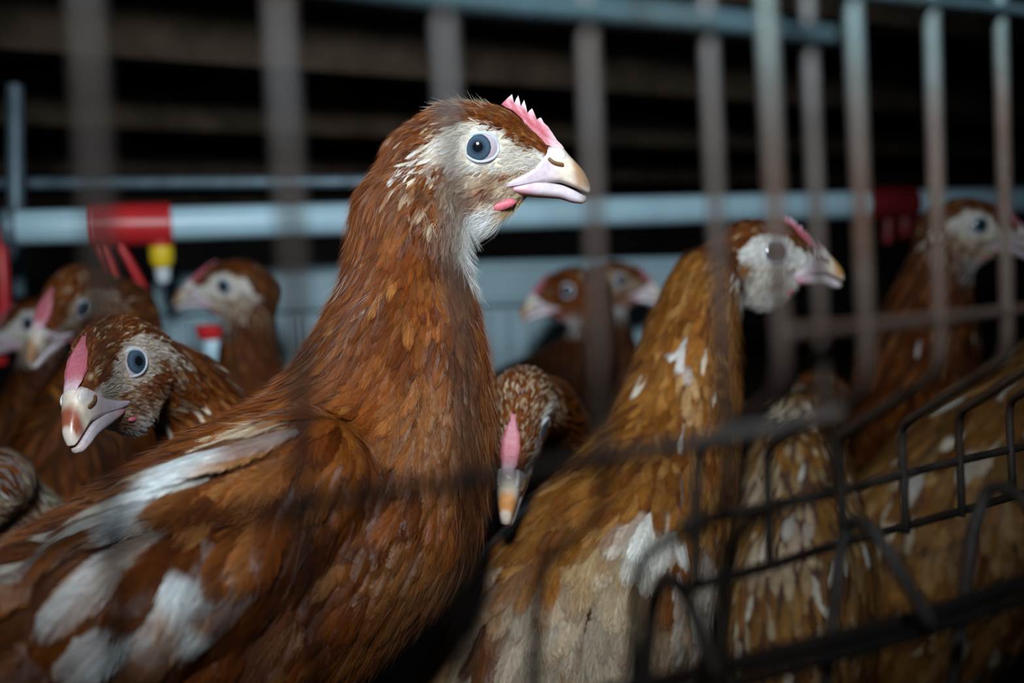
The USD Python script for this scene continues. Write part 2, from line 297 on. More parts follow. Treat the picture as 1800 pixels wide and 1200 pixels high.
wire('middle_rail', [(1392, 584, 2.22), (1525, 573, 2.04), (1656, 560, 1.86), (1775, 546, 1.71), (2060, 515, 1.43)], 1.2, fb, [(500, RUST * 1.5), (600, RUST * 1.5)], 4, 62)
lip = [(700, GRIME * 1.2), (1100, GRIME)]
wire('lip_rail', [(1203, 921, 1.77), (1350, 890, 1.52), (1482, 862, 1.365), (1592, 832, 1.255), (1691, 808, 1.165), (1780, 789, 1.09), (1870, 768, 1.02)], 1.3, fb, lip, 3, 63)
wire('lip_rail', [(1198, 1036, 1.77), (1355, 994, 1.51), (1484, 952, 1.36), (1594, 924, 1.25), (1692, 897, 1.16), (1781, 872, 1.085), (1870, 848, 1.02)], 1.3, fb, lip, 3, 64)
ft = thing('feed_trough_guard', 'black wire arches along a dark double rail at lower right, nearest the lens', 'feeder guard')
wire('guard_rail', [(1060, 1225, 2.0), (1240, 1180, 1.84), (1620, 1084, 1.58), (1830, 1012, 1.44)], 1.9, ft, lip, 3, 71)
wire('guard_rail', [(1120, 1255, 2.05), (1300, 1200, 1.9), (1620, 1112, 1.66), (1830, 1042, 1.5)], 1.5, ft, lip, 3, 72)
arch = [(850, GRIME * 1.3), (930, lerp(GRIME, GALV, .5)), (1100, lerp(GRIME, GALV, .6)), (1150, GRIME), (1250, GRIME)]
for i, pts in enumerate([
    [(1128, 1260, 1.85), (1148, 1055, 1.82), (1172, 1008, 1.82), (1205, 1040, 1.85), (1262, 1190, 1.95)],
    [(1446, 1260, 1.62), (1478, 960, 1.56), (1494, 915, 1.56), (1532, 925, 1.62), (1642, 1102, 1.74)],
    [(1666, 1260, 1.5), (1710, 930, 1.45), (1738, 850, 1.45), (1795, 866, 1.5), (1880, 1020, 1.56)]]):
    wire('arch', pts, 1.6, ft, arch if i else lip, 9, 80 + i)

# ------------------------------------------------------------------ hens
HSK = [(-9, 0, 3.2, 15.0), (4, 0, 4.6, 12.0), (12, 0, 2.6, 9.4), (22, 0, -3.6, 6.8), (-4, 0, -12, 11.8), (14, 0, -13.5, 6.0), (9, 0, -18, 5.0), (-1, 0, -22, 8.5), (-22, 0, -6, 15.0)]     # skull spheres, head-local mm
P1 = lambda cx, cy: ((600 + cx / 3.75 - 840) / 4.9, (258 - (130 + cy / 3.75)) / 4.9)
COMB = [P1(*q) for q in [(1060, 175), (1092, 140), (1133, 104), (1141, 140), (1148, 168), (1162, 135), (1176, 112), (1186, 150), (1193, 188), (1204, 165), (1216, 144), (1228, 185), (1238, 232), (1254, 214), (1270, 200), (1284, 232), (1302, 278), (1314, 268), (1330, 263), (1350, 300), (1378, 325), (1404, 362), (1440, 420), (1470, 450), (1486, 476), (1430, 470), (1370, 452), (1300, 442), (1252, 356), (1200, 276), (1140, 218), (1090, 195)]]
def comb_mesh(scale=1.0, wide=1.0):
    from shapely.geometry import Polygon
    me = trimesh.creation.extrude_polygon(Polygon(COMB), 1.0, engine='earcut'); v, f = trimesh.remesh.subdivide_to_size(np.array(me.vertices), np.array(me.faces), 1.4)
    x, z, t = v[:, 0].copy(), v[:, 1].copy(), v[:, 2] - .5
    base = np.interp(x, [8, 14, 20, 26, 34], [16.2, 13, 8.8, 3.8, -1.8]); h = np.maximum(z - base, 0)
    if wide > 1.3: hc = 2.2 * h / (h + 2.2); z = base + (z - base) * np.where(h > 0, hc / np.maximum(h, 1e-6), 1); h = hc; wide = wide * (.30 + .70 * sstep(9, 20, x)) * (1 - .35 * sstep(22, 30, x))
    half = np.interp(h, [0, 1.5, 4, 8], [2.6, 1.6, .9, .3])
    z = base + (z - base) * scale
    vv = np.stack([x, t * 2 * half * wide, z], 1); vv[:, 1] += .12 * np.sin(x * 2.1 + z)
    colr = lerp(lerp((.34, .075, .10), (.40, .12, .15), sstep(0, 3, h)), (.62, .47, .52), np.clip(sstep(3.2, 6.5, h) * .9 + sstep(24, 30, x) * .75, 0, 1))
    return vv, f, np.clip(colr, 0, 1)
UPPER = [(8, -12.0, -14.6, 7.8), (15, -9.2, -14.0, 8.1), (21, -4.5, -13.2, 7.1), (25, 0.8, -12.8, 6.1), (30, 1.8, -12.3, 5.0), (34, -2.2, -13.4, 4.2), (37, -5.2, -14.6, 3.5), (39.6, -8.3, -15.7, 2.7), (41.2, -11.2, -16.2, 1.8), (41.9, -13.2, -15.6, .7)]
LOWER = [(12.5, -13.6, -16.2, 6.8), (16, -12.6, -17.3, 7.2), (21, -11.9, -17.8, 6.6), (30, -12.9, -18.4, 4.8), (35.5, -15.0, -19.9, 3.6), (38.6, -16.6, -20.2, 2.7), (40.4, -17.4, -19.2, 1.1)]
BROWNS = np.array([(.138, .036, .0055), (.105, .024, .0034), (.175, .052, .009), (.070, .0143, .002), (.225, .085, .021)])
CREAM, WHITE, TAN, DARK = np.array([.68, .57, .41]), np.array([.66, .67, .66]), np.array([.52, .33, .16]), np.array([.14, .05, .018])

def head_colour(x, z, y, rng, white=0.0, fleck=.06):
    """Plumage colour in head-local mm (markings of the breed's head), and how white the face is."""
    n = len(x); nz = meshkit.fbm(np.stack([x, y, z], 1) / 4.0, 3, 5)
    br = BROWNS[rng.choice(5, n, p=[.34, .24, .2, .14, .08])] * rng.uniform(.75, 1.15, (n, 1))
    cap = np.interp(x, [-40, -26, -20, -14, -8, 0, 5.4, 11, 15, 18, 22, 28], [-30, -4, 0, 4.0, 8.0, 9.2, 8.2, 4.4, .8, -1.6, -1, -6]) + (nz - .5) * 3.4
    lowr = np.interp(x, [-40, -28, -18, -8, 4, 14, 24], [-22, -13, -11, -8, -8.6, -7.5, -9]) + (nz - .5) * 5
    c = br.copy()
    face = (z < cap) & (z > lowr) & ((x > -18.5) | (rng.uniform(0, 1, n) < .35))
    cr = lerp(CREAM, WHITE * 1.08, np.clip(rng.uniform(.15, .9, n) + white * .5, 0, 1))
    c[face] = lerp(c, cr, np.clip(rng.uniform(.72, 1.0, n) + white, 0, 1))[face]
    ear = np.exp(-((x + 13) / 5) ** 2 - ((z + 8) / 4) ** 2)
    c = lerp(c, br * 1.2, np.clip(ear * 1.2 - white * .2, 0, 1) * (rng.uniform(0, 1, n) < .8))
    fl = (z >= cap) & (rng.uniform(0, 1, n) < fleck); c[fl] = lerp(br, CREAM, rng.uniform(.2, .6, n))[fl]
    if white > .5: c = lerp(c, (.34, .16, .055), np.clip(1.5 * (1 - ((x + 17) / 5.4) ** 2 - ((z + 8) / 4.0) ** 2), 0, 1))
    cheek = z <= lowr
    mixw = np.clip(.30 - .25 * sstep(-12, -20, x) + (nz - .5) * 2.2 + rng.uniform(-.2, .2, n) + white * .8, 0, 1)
    c[cheek] = lerp(br * 1.15, lerp(CREAM * .95, WHITE, np.clip(white, 0, 1)), mixw)[cheek]
    thr = np.exp(-((x - 3) / 9) ** 2 - ((z + 34) / 9) ** 2)
    c = lerp(c, WHITE * .95, np.clip(thr * 1.5, 0, 1))
    return c

class Surf:
    def __init__(s, mesh):
        s.m = mesh; s.V = np.array(mesh.vertices); s.N = np.array(mesh.vertex_normals); s.t = cKDTree(s.V)
    def snap(s, p, k=3):
        d, i = s.t.query(p, k=k); w = 1 / (d + .3); w /= w.sum(1, keepdims=True)
        n = unit((s.N[i] * w[..., None]).sum(1)); c = (s.V[i] * w[..., None]).sum(1)
        return p - n * ((p - c) * n).sum(1, keepdims=True), n

def blades(S, root, flow, L, W, lift, col0, col1, rng, nv=6, nu=4, h0=.2, camber=.18, droop=0.0, gx=0.0):
    """Feathers that follow the surface: root points, flow function(p, n) giving directions, lengths and half widths in mm."""
    n = len(root); p, nn = S.snap(root); C, NN, TT = [], [], []
    yaw = rng.normal(0, .10 + gx, n)
    for k in range(nv + 1):
        t = flow(p); t = t - nn * (t * nn).sum(1, keepdims=True); t = unit(t)
        s = np.cross(t, nn); t = unit(t * np.cos(yaw)[:, None] + s * np.sin(yaw)[:, None])
        C.append(p); NN.append(nn); TT.append(t)
        if k < nv: p, nn = S.snap(p + t * (L / nv)[:, None])
    C, NN, TT = np.array(C), np.array(NN), np.array(TT); v = np.linspace(0, 1, nv + 1)
    h = h0 + lift[None] * (v[:, None] ** 1.3) * (1 - droop * v[:, None] ** 3)
    C = C + NN * h[..., None]
    prof = np.minimum(1, .35 + 2.0 * v) * np.sqrt(np.clip(1 - (np.maximum(v - .5, 0) / .52) ** 2.2, 0, 1)); prof[-1] = max(prof[-1], .10)
    U = np.linspace(-1, 1, nu + 1); Sd = np.cross(TT, NN)
    wv = W[None] * prof[:, None]
    X = C[:, :, None] + Sd[:, :, None] * (wv[..., None, None] * U[None, None, :, None]) - NN[:, :, None] * (camber * wv[..., None, None] * (U ** 2)[None, None, :, None])
    X = X.transpose(1, 0, 2, 3).reshape(-1, 3)                                          # feather, v, u
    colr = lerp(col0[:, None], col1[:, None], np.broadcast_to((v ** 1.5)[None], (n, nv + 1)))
    colr = np.repeat(colr[:, :, None], nu + 1, 2).reshape(-1, 3)
    fuv = np.empty((n, nv + 1, nu + 1, 3)); fuv[..., 0] = U; fuv[..., 1] = v[:, None]; fuv[..., 2] = rng.uniform(0, 1, n)[:, None, None]
    i, j = np.meshgrid(np.arange(nv), np.arange(nu), indexing='ij'); a = i * (nu + 1) + j
    q = np.stack([a, a + 1, a + nu + 2, a + nu + 1], -1).reshape(-1, 4); q = np.vstack([q[:, [0, 1, 2]], q[:, [0, 2, 3]]])
    F = (q[None] + (np.arange(n) * (nv + 1) * (nu + 1))[:, None, None]).reshape(-1, 3)
    return X, F, colr, fuv.reshape(-1, 3), C
def curves(name, S, root, flow, L, lift, width, col, rng, parent, spread=.35, npt=4, label=None):
    n = len(root); p, nn = S.snap(root); out = []; yaw = rng.normal(0, spread, n)
    for k in range(npt):
        t = flow(p); t = unit(t - nn * (t * nn).sum(1, keepdims=True)); s = np.cross(t, nn); t = unit(t * np.cos(yaw)[:, None] + s * np.sin(yaw)[:, None])
        out.append(p + nn * (.2 + lift * (k / (npt - 1)) ** 1.2)[:, None])
        if k < npt - 1: p, nn = S.snap(p + t * (L / (npt - 1))[:, None])
    P = np.array(out).transpose(1, 0, 2).reshape(-1, 3) / 1000
    c = UsdGeom.BasisCurves.Define(stage, path_of(name, parent)); c.CreateTypeAttr('linear')
    c.CreateCurveVertexCountsAttr(Vt.IntArray.FromNumpy(np.full(n, npt, np.int32))); c.CreatePointsAttr(Vt.Vec3fArray.FromNumpy(P.astype(np.float32)))
    wd = np.repeat(width[:, None], npt, 1) * np.linspace(1, .25, npt)
    c.CreateWidthsAttr(Vt.FloatArray.FromNumpy((wd.ravel() / 1000).astype(np.float32))); c.SetWidthsInterpolation('vertex')
    primvar(c, 'col', np.repeat(col, npt, 0))
    UsdShade.MaterialBindingAPI.Apply(c.GetPrim()).Bind(MAT['barb']); note(c.GetPrim(), kind='stuff', label=label)
def thin(p, r, rng):
    """Poisson thinning with a radius per point."""
    t = cKDTree(p); keep = np.ones(len(p), bool); pr = t.query_pairs(r.max(), output_type='ndarray')
    d = np.linalg.norm(p[pr[:, 0]] - p[pr[:, 1]], axis=1); pr = pr[d < .5 * (r[pr[:, 0]] + r[pr[:, 1]])]
    pri = rng.permutation(len(p)); lo = np.where(pri[pr[:, 0]] < pri[pr[:, 1]], pr[:, 0], pr[:, 1]); hi = np.where(pri[pr[:, 0]] < pri[pr[:, 1]], pr[:, 1], pr[:, 0])
    o = np.argsort(-pri[hi], kind='stable')
    for a, b in zip(hi[o], lo[o]):
        if keep[a]: keep[b] = False
    return np.nonzero(keep)[0]

def hen(label, seed, eye, fwd, up, chain, flows, blobs=(), detail=1.0, eye_r=True, tip=(.30, .17, .09), white_face=0.0, base=None, extra=(), pale=0.0,
        comb_scale=1.0, lscale=1.0, legs=True, eye_col=(.026, .043, .064), crown_dark=1.0, fuzz=0, clip_beak=False, wing=None, psi=.40, comb_wide=1.6, wat=.55, wisps=(), fleck=.06, lobe=False):
    """eye: (px, py, depth) of the head's centre between the eyes; fwd, up: camera axes (right, up, away); chain: rows (px, py, depth mm, radius px)."""
    rng = np.random.default_rng(seed); root = thing('hen', label, 'hen', 'brown pullets in the cage')
    fx = unit(cdir(np.array(fwd, float))); fz = cdir(np.array(up, float)); fz = unit(fz - fx * (fz @ fx)); fy = np.cross(fz, fx)
    R = np.stack([fx, fy, fz]); H0 = cw(*eye) - fy * (-14.0 if eye_r else 14.0); toW = lambda p: H0 + np.asarray(p) @ R; toL = lambda p: (np.asarray(p) - H0) @ R.T
    # body: one continuous surface of skull, neck and trunk
    def ball(c, r, sq=None):
        s = trimesh.creation.icosphere(2, 1.0).vertices * r
        if sq: s = s @ R.T; s = s * [1, sq, 1]; s = s @ R
        return s + c
    skull = np.vstack([ball(toW(c[:3]), c[3], .94) for c in HSK])
    cps, sps = math.cos(psi), math.sin(psi)
    ch = [(cw(x, y, d), r * d / FPX) for x, y, d, r in chain]
    nape = [(toW((-21, 0, -7)), 13.5)]
    solids = [m3.Manifold.hull_points(skull)]
    for (a, ra), (b, rb) in zip(nape + ch[:-1], ch): solids.append(m3.Manifold.hull_points(np.vstack([ball(a, ra), ball(b, rb)])))
    for pair in extra:
        solids.append(m3.Manifold.hull_points(np.vstack([ball(cw(x, y, d), r * d / FPX) for x, y, d, r in pair])))
    M = solids[0]
    for s in solids[1:]: M = M + s
    ed = 3.2 if detail >= 1 else 5.0
    M = M.refine_to_length(ed); mm = M.to_mesh(); me = trimesh.Trimesh(np.array(mm.vert_properties)[:, :3], np.array(mm.tri_verts), process=True)
    trimesh.smoothing.filter_taubin(me, lamb=.6, nu=.53, iterations=26 if detail >= 1 else 14)
    S = Surf(me)
    # flow of the feathers: from the beak back, down the neck, along the body
    CP, CD = [], []
    for a, b in [((24, 0, 0), (-1, 0, .35)), ((24, 0, -12), (-1, 0, -.25)), ((8, 0, 17), (-1, 0, .1)), ((0, 0, -6), (-1, 0, -.25)), ((-8, 0, 19), (-1, 0, -.1)), ((-24, 0, 8), (-1, 0, -.8)), ((8, 0, -24), (-.8, 0, -.7)), ((-16, 0, -14), (-.6, 0, -.8))]:
        CP.append(toW(a)); CD.append(np.array(b, float) @ R)
    pts = [x[0] for x in nape + ch]
    for i in range(1, len(pts)):
        CP.append(pts[i]); t = unit(pts[min(i + 1, len(pts) - 1)] - pts[i - 1]); CD.append(t)
    for x, y, d, dx, dy, dz in flows:
        CP.append(cw(x, y, d)); CD.append(unit(cdir(np.array([dx, -dy, dz], float))))
    CP, CD = np.array(CP), unit(np.array(CD))
    def flow(p):
        w = 1 / (((p[:, None] - CP[None]) ** 2).sum(2) + 60.0) ** 1.6; return unit((w[..., None] * CD).sum(1))
    # size of feathers by the thickness of the part they grow on
    KP = np.array([toW((0, 0, 0)), toW((18, 0, -6))] + pts); KR = np.array([7.5, 4.5, 15.0] + [x[1] for x in ch])
    KQ, KS = [], []
    for i in range(2, len(KP) - 1):
        for t in np.linspace(0, 1, 6, endpoint=False): KQ.append(KP[i] * (1 - t) + KP[i + 1] * t); KS.append(KR[i] * (1 - t) + KR[i + 1] * t)
    KQ = np.vstack([KP[:2], np.array(KQ), KP[-1:]]); KS = np.concatenate([KR[:2], KS, KR[-1:]])
    kt = cKDTree(KQ)
    def size(p):
        d, i = kt.query(p, k=3); return (KS[i] / (d + 1)).sum(1) / (1 / (d + 1)).sum(1)
    # roots
    nsamp = int(me.area / 1.5 * (1.0 if detail >= 1 else .55)); rp, fi = trimesh.sample.sample_surface(me, nsamp, seed=seed); rp = np.array(rp); fn = me.face_normals[fi]
    loc = toL(rp); vis = ((CAM - rp) * fn).sum(1) / np.linalg.norm(CAM - rp, axis=1)
    px, py, dd = project(rp)
    ok = (vis > -.45) & (px > -420) & (px < 2150) & (py < 1380)
    inhead = (loc[:, 0] > -24) & (loc[:, 2] > -30) & (np.abs(loc[:, 1]) < 22)
    bare = (loc[:, 0] > 23.5 - .25 * np.maximum(loc[:, 2] + 6, 0)) | (((loc[:, 0] - 8.5 * math.sin(psi)) / 7.9) ** 2 + (loc[:, 2] / 6.6) ** 2 < 1) & inhead | (lobe & inhead & (((loc[:, 0] + 19) / 3.4) ** 2 + ((loc[:, 2] + 16) / 4.2) ** 2 < 1)) | (inhead & (loc[:, 0] > 9) & (loc[:, 2] < -9.5) & (loc[:, 2] > -17.6) & (loc[:, 0] > 12 - .2 * loc[:, 2]))
    bare &= (loc[:, 0] > -30) & (loc[:, 2] > -32)
    ok &= ~bare
    rp, loc, inhead = rp[ok], loc[ok], inhead[ok]; sz = size(rp)
    hf = 1 - sstep(-20, -40, loc[:, 0] + .55 * (loc[:, 2] + 10) * (loc[:, 2] < -10))          # 1 on the head
    hf = np.where(inhead, 1.0, np.clip(1 - (np.linalg.norm(loc - [-6, 0, -6], axis=1) - 24) / 16, 0, 1))
    L = np.where(hf > .98, np.clip(3.0 + .085 * np.maximum(8 - loc[:, 0], 0), 2.4, 6.0), 0) ; Lb = np.clip(1.5 + .44 * sz, 6, 27) * lscale
    Lb = Lb * np.interp(sz, [20, 34], [1.35, 1.0]); L = np.where(hf > .98, L, 6.0 * hf + Lb * (1 - hf)) * rng.uniform(.8, 1.2, len(rp))
    sp = np.where(hf > .98, .215 * L, .175 * L) / math.sqrt(min(detail, 1.0)) * (1.0 if detail >= 1 else 1.15)
    ki = thin(rp, sp, rng); rp, loc, hf, L, sz = rp[ki], loc[ki], hf[ki], L[ki], sz[ki]; n = len(rp)
    px, py, dd = project(rp + 0)
    # colours
    pal = BROWNS if base is None else np.array(base)
    c = pal[rng.choice(len(pal), n, p=[.36, .24, .2, .12, .08])] * rng.uniform(.80, 1.14, (n, 1))
    lf = meshkit.fbm(rp / 22.0, 3, seed); c = c * (.46 + 1.08 * lf[:, None])
    pm = rng.uniform(0, 1, n); c = lerp(c, lerp(CREAM, WHITE, rng.uniform(0, .8, n)), (pm < .006 + pale * .5) * rng.uniform(.35, .9, n))
    for bx, by, ra, rb, ang, colr, st in blobs:                    # markings of this bird: x, y, radii, angle, colour, strength
        a = math.radians(ang); ux = ((px - bx) * math.cos(a) + (py - by) * math.sin(a)) / ra; uy = (-(px - bx) * math.sin(a) + (py - by) * math.cos(a)) / rb
        w = np.clip(1.35 * (1 - (ux ** 2 + uy ** 2)) + rng.uniform(-.25, .25, n), 0, 1) * st; w = np.where(hf > .9, 0, w)
        c = lerp(c, np.array(colr) * rng.uniform(.8, 1.1, (n, 1)), np.clip(w, 0, 1))
    ch_ = head_colour(loc[:, 0], loc[:, 2], loc[:, 1], rng, white_face, fleck); nearh = sstep(.3, .9, hf); c = lerp(c, ch_, nearh)
    W = np.where(hf > .98, .125 * L, np.interp(L, [5, 10, 16, 25], [.10, .10, .125, .185]) * L)
    lift = np.where(hf > .98, .12 * L, .085 * L) * rng.uniform(.5, 1.6, n)
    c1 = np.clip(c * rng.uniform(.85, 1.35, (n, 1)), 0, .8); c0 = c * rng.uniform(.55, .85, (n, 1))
    isw = np.zeros(n, bool)
    if wing is not None:
        from shapely.geometry import Polygon; from shapely import contains_xy
        isw = contains_xy(Polygon(wing['area']), px, py) & (((CAM - rp) * S.snap(rp)[1]).sum(1) > 0)
    und = me.vertices; lu = toL(und); hu = np.clip(1 - (np.linalg.norm(lu - [2, 0, -4], axis=1) - 24) / 8, 0, 1)
    ucol = lerp(np.broadcast_to(np.array([.05, .016, .005]) + pale * .18, lu.shape), head_colour(lu[:, 0], lu[:, 2], lu[:, 1], np.random.default_rng(seed), white_face) * .75, hu)
    obj('body', me, 'underskin', root, col=ucol)
    for nm, sel, nv, nu in (('head_plumage', (hf > .98), 3, 2), ('neck_plumage', (hf <= .98) & (sz < 31) & ~isw, 6, 4), ('body_plumage', (hf <= .98) & (sz >= 31) & ~isw, 7 if detail >= 1 else 5, 4)):
        if not sel.any(): continue
        i = np.nonzero(sel)[0]
        X, F, cc_, fu, Cn = blades(S, rp[i], flow, L[i], W[i], lift[i], c0[i], c1[i], rng, nv, nu, gx=.12 if nm[0] == 'h' else .06)
        if nm[0] == 'h':                                              # no feather across the eye
            cl = toL(Cn.reshape(-1, 3)).reshape(Cn.shape); bad = ((((cl[..., 0] - 8.5 * math.sin(psi)) / 6.9) ** 2 + (cl[..., 2] / 5.7) ** 2 < 1) & (np.abs(cl[..., 1]) > 6)).any(0)
            F = F[np.repeat(~bad, len(F) // len(i))]
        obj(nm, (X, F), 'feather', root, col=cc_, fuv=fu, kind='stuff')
    if fuzz:
        k = rng.choice(n, fuzz); q = S.snap(rp[k] + rng.normal(0, 1.2, (fuzz, 3)))[0]; lq = toL(q)
        Lf = np.clip(L[k] * rng.uniform(.5, 1.0, fuzz), 1.5, 13); cf = np.clip(c[k] * rng.uniform(.6, 1.45, (fuzz, 1)), 0, .75)
        far = (((lq[:, 0] - 8.5 * math.sin(psi)) / 7.6) ** 2 + (lq[:, 2] / 6.4) ** 2 > 1) | (np.linalg.norm(lq, axis=1) > 20); far &= (lq[:, 0] < 23) & ~((lq[:, 0] > 2) & (lq[:, 0] < 9) & (np.abs(lq[:, 2]) < 6)) & ~((lq[:, 0] > 12) & (lq[:, 2] < -8.5))
        curves('fluff', S, q[far], flow, Lf[far], (Lf * rng.uniform(.05, .35, fuzz))[far], rng.uniform(.045, .09, fuzz)[far], cf[far], rng, root)
    for q0, rad, nw, Lw, lw, cw_ in wisps:
        d_ = np.linalg.norm(loc - q0, axis=1); cand = np.nonzero(d_ < rad)[0]
        if len(cand):
            k = rng.choice(cand, nw); q = S.snap(rp[k] + rng.normal(0, 1.0, (nw, 3)))[0]; Lf = Lw * rng.uniform(.5, 1.1, nw)
            curves('wisps', S, q, flow, Lf, Lf * lw * rng.uniform(.3, 1.3, nw), rng.uniform(.06, .11, nw), np.array(cw_) * rng.uniform(.7, 1.15, (nw, 1)), rng, root, spread=.45)
    # head parts
    v, f, cc_ = comb_mesh(comb_scale, comb_wide); obj('comb', (toW(v), f), 'skin', root, smooth=True, col=cc_)
    v, f = loft(UPPER, flat=-1); x, z = v[:, 0], v[:, 2]
    lil, crm = np.array([.45, .37, .42]), np.array([.52, .45, .37])
    cb = lerp(lil, crm, sstep(24, 34, x)); cb = lerp(cb, np.array(tip), sstep(34, 37.5, x + .15 * (z + 10)) * sstep(-15.6, -12.6, z)); cb = lerp(cb, (.60, .53, .47), sstep(39.4, 40.6, x) * float(clip_beak) * .8)
    obj('upper_beak', (toW(v), f), 'horn', root, col=cb)
    v, f = loft(LOWER, flat=1); x = v[:, 0]; cb = lerp((.42, .20, .24), (.46, .40, .44), sstep(14, 24, x)); cb = lerp(cb, lerp(np.array(tip), crm, .6), sstep(37, 40, x) * .6)
    obj('lower_beak', (toW(v), f), 'horn', root, col=cb)
    for s in (-1, 1):
        v, f = ellipsoid((28.2, s * 3.75, -2.9), (4.3, 1.35, 3.3)); cb = lerp((.52, .47, .45), (.47, .40, .43), sstep(28, 24, v[:, 0]))
        obj('nostril_flap', (toW(v), f), 'horn', root, col=cb)
        v, f = tube(spline([(25.8, s * 6.15, -3.6), (28.0, s * 6.25, -5.2), (31.6, s * 5.5, -6.0)]), np.array([.3] + [.62] * 15 + [.25]), 8)
        obj('nostril', (toW(v), f), 'skin', root, col=(.10, .055, .02))
        v, f = ellipsoid((8.5, s * 6.0, -20.6), (5.6, 1.7, 2.1)); v[:, 2] += .22 * (v[:, 0] - 8.5); obj('wattle', (toW((v - [8.5, s * 5.4, -20.2]) * wat + [8.5, s * 5.4, -20.2]), f), 'skin', root, col=(.46, .09, .125))
        if lobe: v, f = ellipsoid((-19, s * 11.0, -16), (3.6, 2.0, 4.4)); obj('earlobe', (toW(v), f), 'skin', root, col=(.44, .34, .40))
        # eye: a bulging eyeball cap with pupil, iris and the pale inner corner
        e = trimesh.creation.icosphere(5, 9.0); v = np.array(e.vertices); keep = (v[e.faces][:, :, 1].mean(1) > 5.2); f = np.array(e.faces)[keep]; v = v.copy(); v[:, 1] *= 1
        ex, ez = v[:, 0] * 1.0 + .95, v[:, 2]; rr = np.hypot(ex, ez)
        ce = lerp((.003, .004, .006), np.array(eye_col) * .7, sstep(1.75, 2.05, rr)); ce = lerp(ce, np.array(eye_col) * 1.35, sstep(2.2, 3.4, rr)); ce = lerp(ce, np.array(eye_col) * .55, sstep(4.1, 4.75, rr)); ce = lerp(ce, (.34, .29, .33), sstep(4.8, 5.0, rr))
        vv = np.stack([v[:, 0] * cps + v[:, 1] * sps, s * (v[:, 1] * cps - v[:, 0] * sps + 4.9), v[:, 2]], 1); ff = f if s > 0 else f[:, ::-1]
        used_v, inv = np.unique(ff, return_inverse=True)
        ey = obj('eye', (toW(vv[used_v]), inv.reshape(-1, 3)), 'eyeball', root, col=ce[used_v])
        g = np.linspace(0, 2 * np.pi, 49); lx, lz = 6.25 * np.cos(g) + .25, 5.15 * np.sin(g) + .1; lx = np.where(lx > 0, lx * 1.06, lx)
        ly = np.sqrt(np.maximum(81 - lx ** 2 - lz ** 2, 1)) - .25; lx, ly = lx * cps + ly * sps, ly * cps - lx * sps + 4.9
        v, f = tube(np.stack([lx, s * ly, lz], 1), (.82 + .16 * np.sin(g)), 10, cap=False); obj('eyelid', (toW(v), f), 'skin', ey, col=(.38, .38, .42))
    if wing is not None:
        wr = UsdGeom.Xform.Define(stage, path_of('wing', root)).GetPrim()
        for row in wing['rows']:
            (x0, y0), (x1, y1), nf, Lr, Wr, h, dv, cs = row
            for j in range(nf):
                t = (j + .5) / nf; qx, qy = x0 + (x1 - x0) * t + rng.normal(0, 5), y0 + (y1 - y0) * t + rng.normal(0, 5)
                # the root: where the sight line through the drawing of this wing meets the body
                ray = unit(cw(qx, qy, 1000.) - CAM); ahead = (me.vertices - CAM); al = ahead @ ray; off = np.linalg.norm(ahead - al[:, None] * ray, axis=1); near = off < 7
                if not near.any(): continue
                p0 = CAM + ray * al[near].min(); dw = unit(cdir(np.array([dv[0] + rng.normal(0, .06), -dv[1] + rng.normal(0, .06), dv[2]])))
                fl = lambda p, dw=dw: .35 * flow(p) + np.broadcast_to(dw, p.shape)
                lw = Lr * rng.uniform(.88, 1.12); cA = np.array(cs[rng.integers(len(cs))]) * rng.uniform(.85, 1.1)
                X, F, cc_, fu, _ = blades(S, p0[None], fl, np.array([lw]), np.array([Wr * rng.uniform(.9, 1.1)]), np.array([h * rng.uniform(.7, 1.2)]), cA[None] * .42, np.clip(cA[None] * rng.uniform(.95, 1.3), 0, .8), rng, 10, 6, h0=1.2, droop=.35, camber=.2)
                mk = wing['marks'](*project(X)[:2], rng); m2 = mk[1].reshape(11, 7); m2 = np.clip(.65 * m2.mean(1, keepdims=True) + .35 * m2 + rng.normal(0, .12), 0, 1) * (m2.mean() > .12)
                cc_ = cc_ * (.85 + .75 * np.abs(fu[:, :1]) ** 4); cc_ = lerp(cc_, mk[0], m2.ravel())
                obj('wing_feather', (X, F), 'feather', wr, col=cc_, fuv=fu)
    if legs:
        lowp = max(ch, key=lambda a: a[1])[0]; side = unit(np.cross(unit(ch[-1][0] - ch[0][0]) * [1, 1, 0] + [1e-3, 0, 0], [0, 0, 1.0]))
        for s in (-1, 1):
            a = lowp + side * 18 * s; b = a.copy(); b[2] = min(a[2] - 45, 70) ; b[2] = max(b[2], 30); g0 = np.array([a[0], a[1], 3.0])
            parts = [tube(np.array([a - [0, 0, 30], b, g0 + [0, 0, 3]]), np.array([11, 5, 4]), 10)]
            for q in (-.5, 0, .5, math.pi):
                tt = np.array([math.cos(q) * fx[0] - math.sin(q) * fx[1], math.sin(q) * fx[0] + math.cos(q) * fx[1], 0]); parts.append(tube(np.array([g0, g0 + tt * (34 if q < 3 else 14)]), np.array([3.2, 1.6]), 8))
            obj('leg', merge(parts), 'skin', root, col=(.55, .40, .18))
    return root

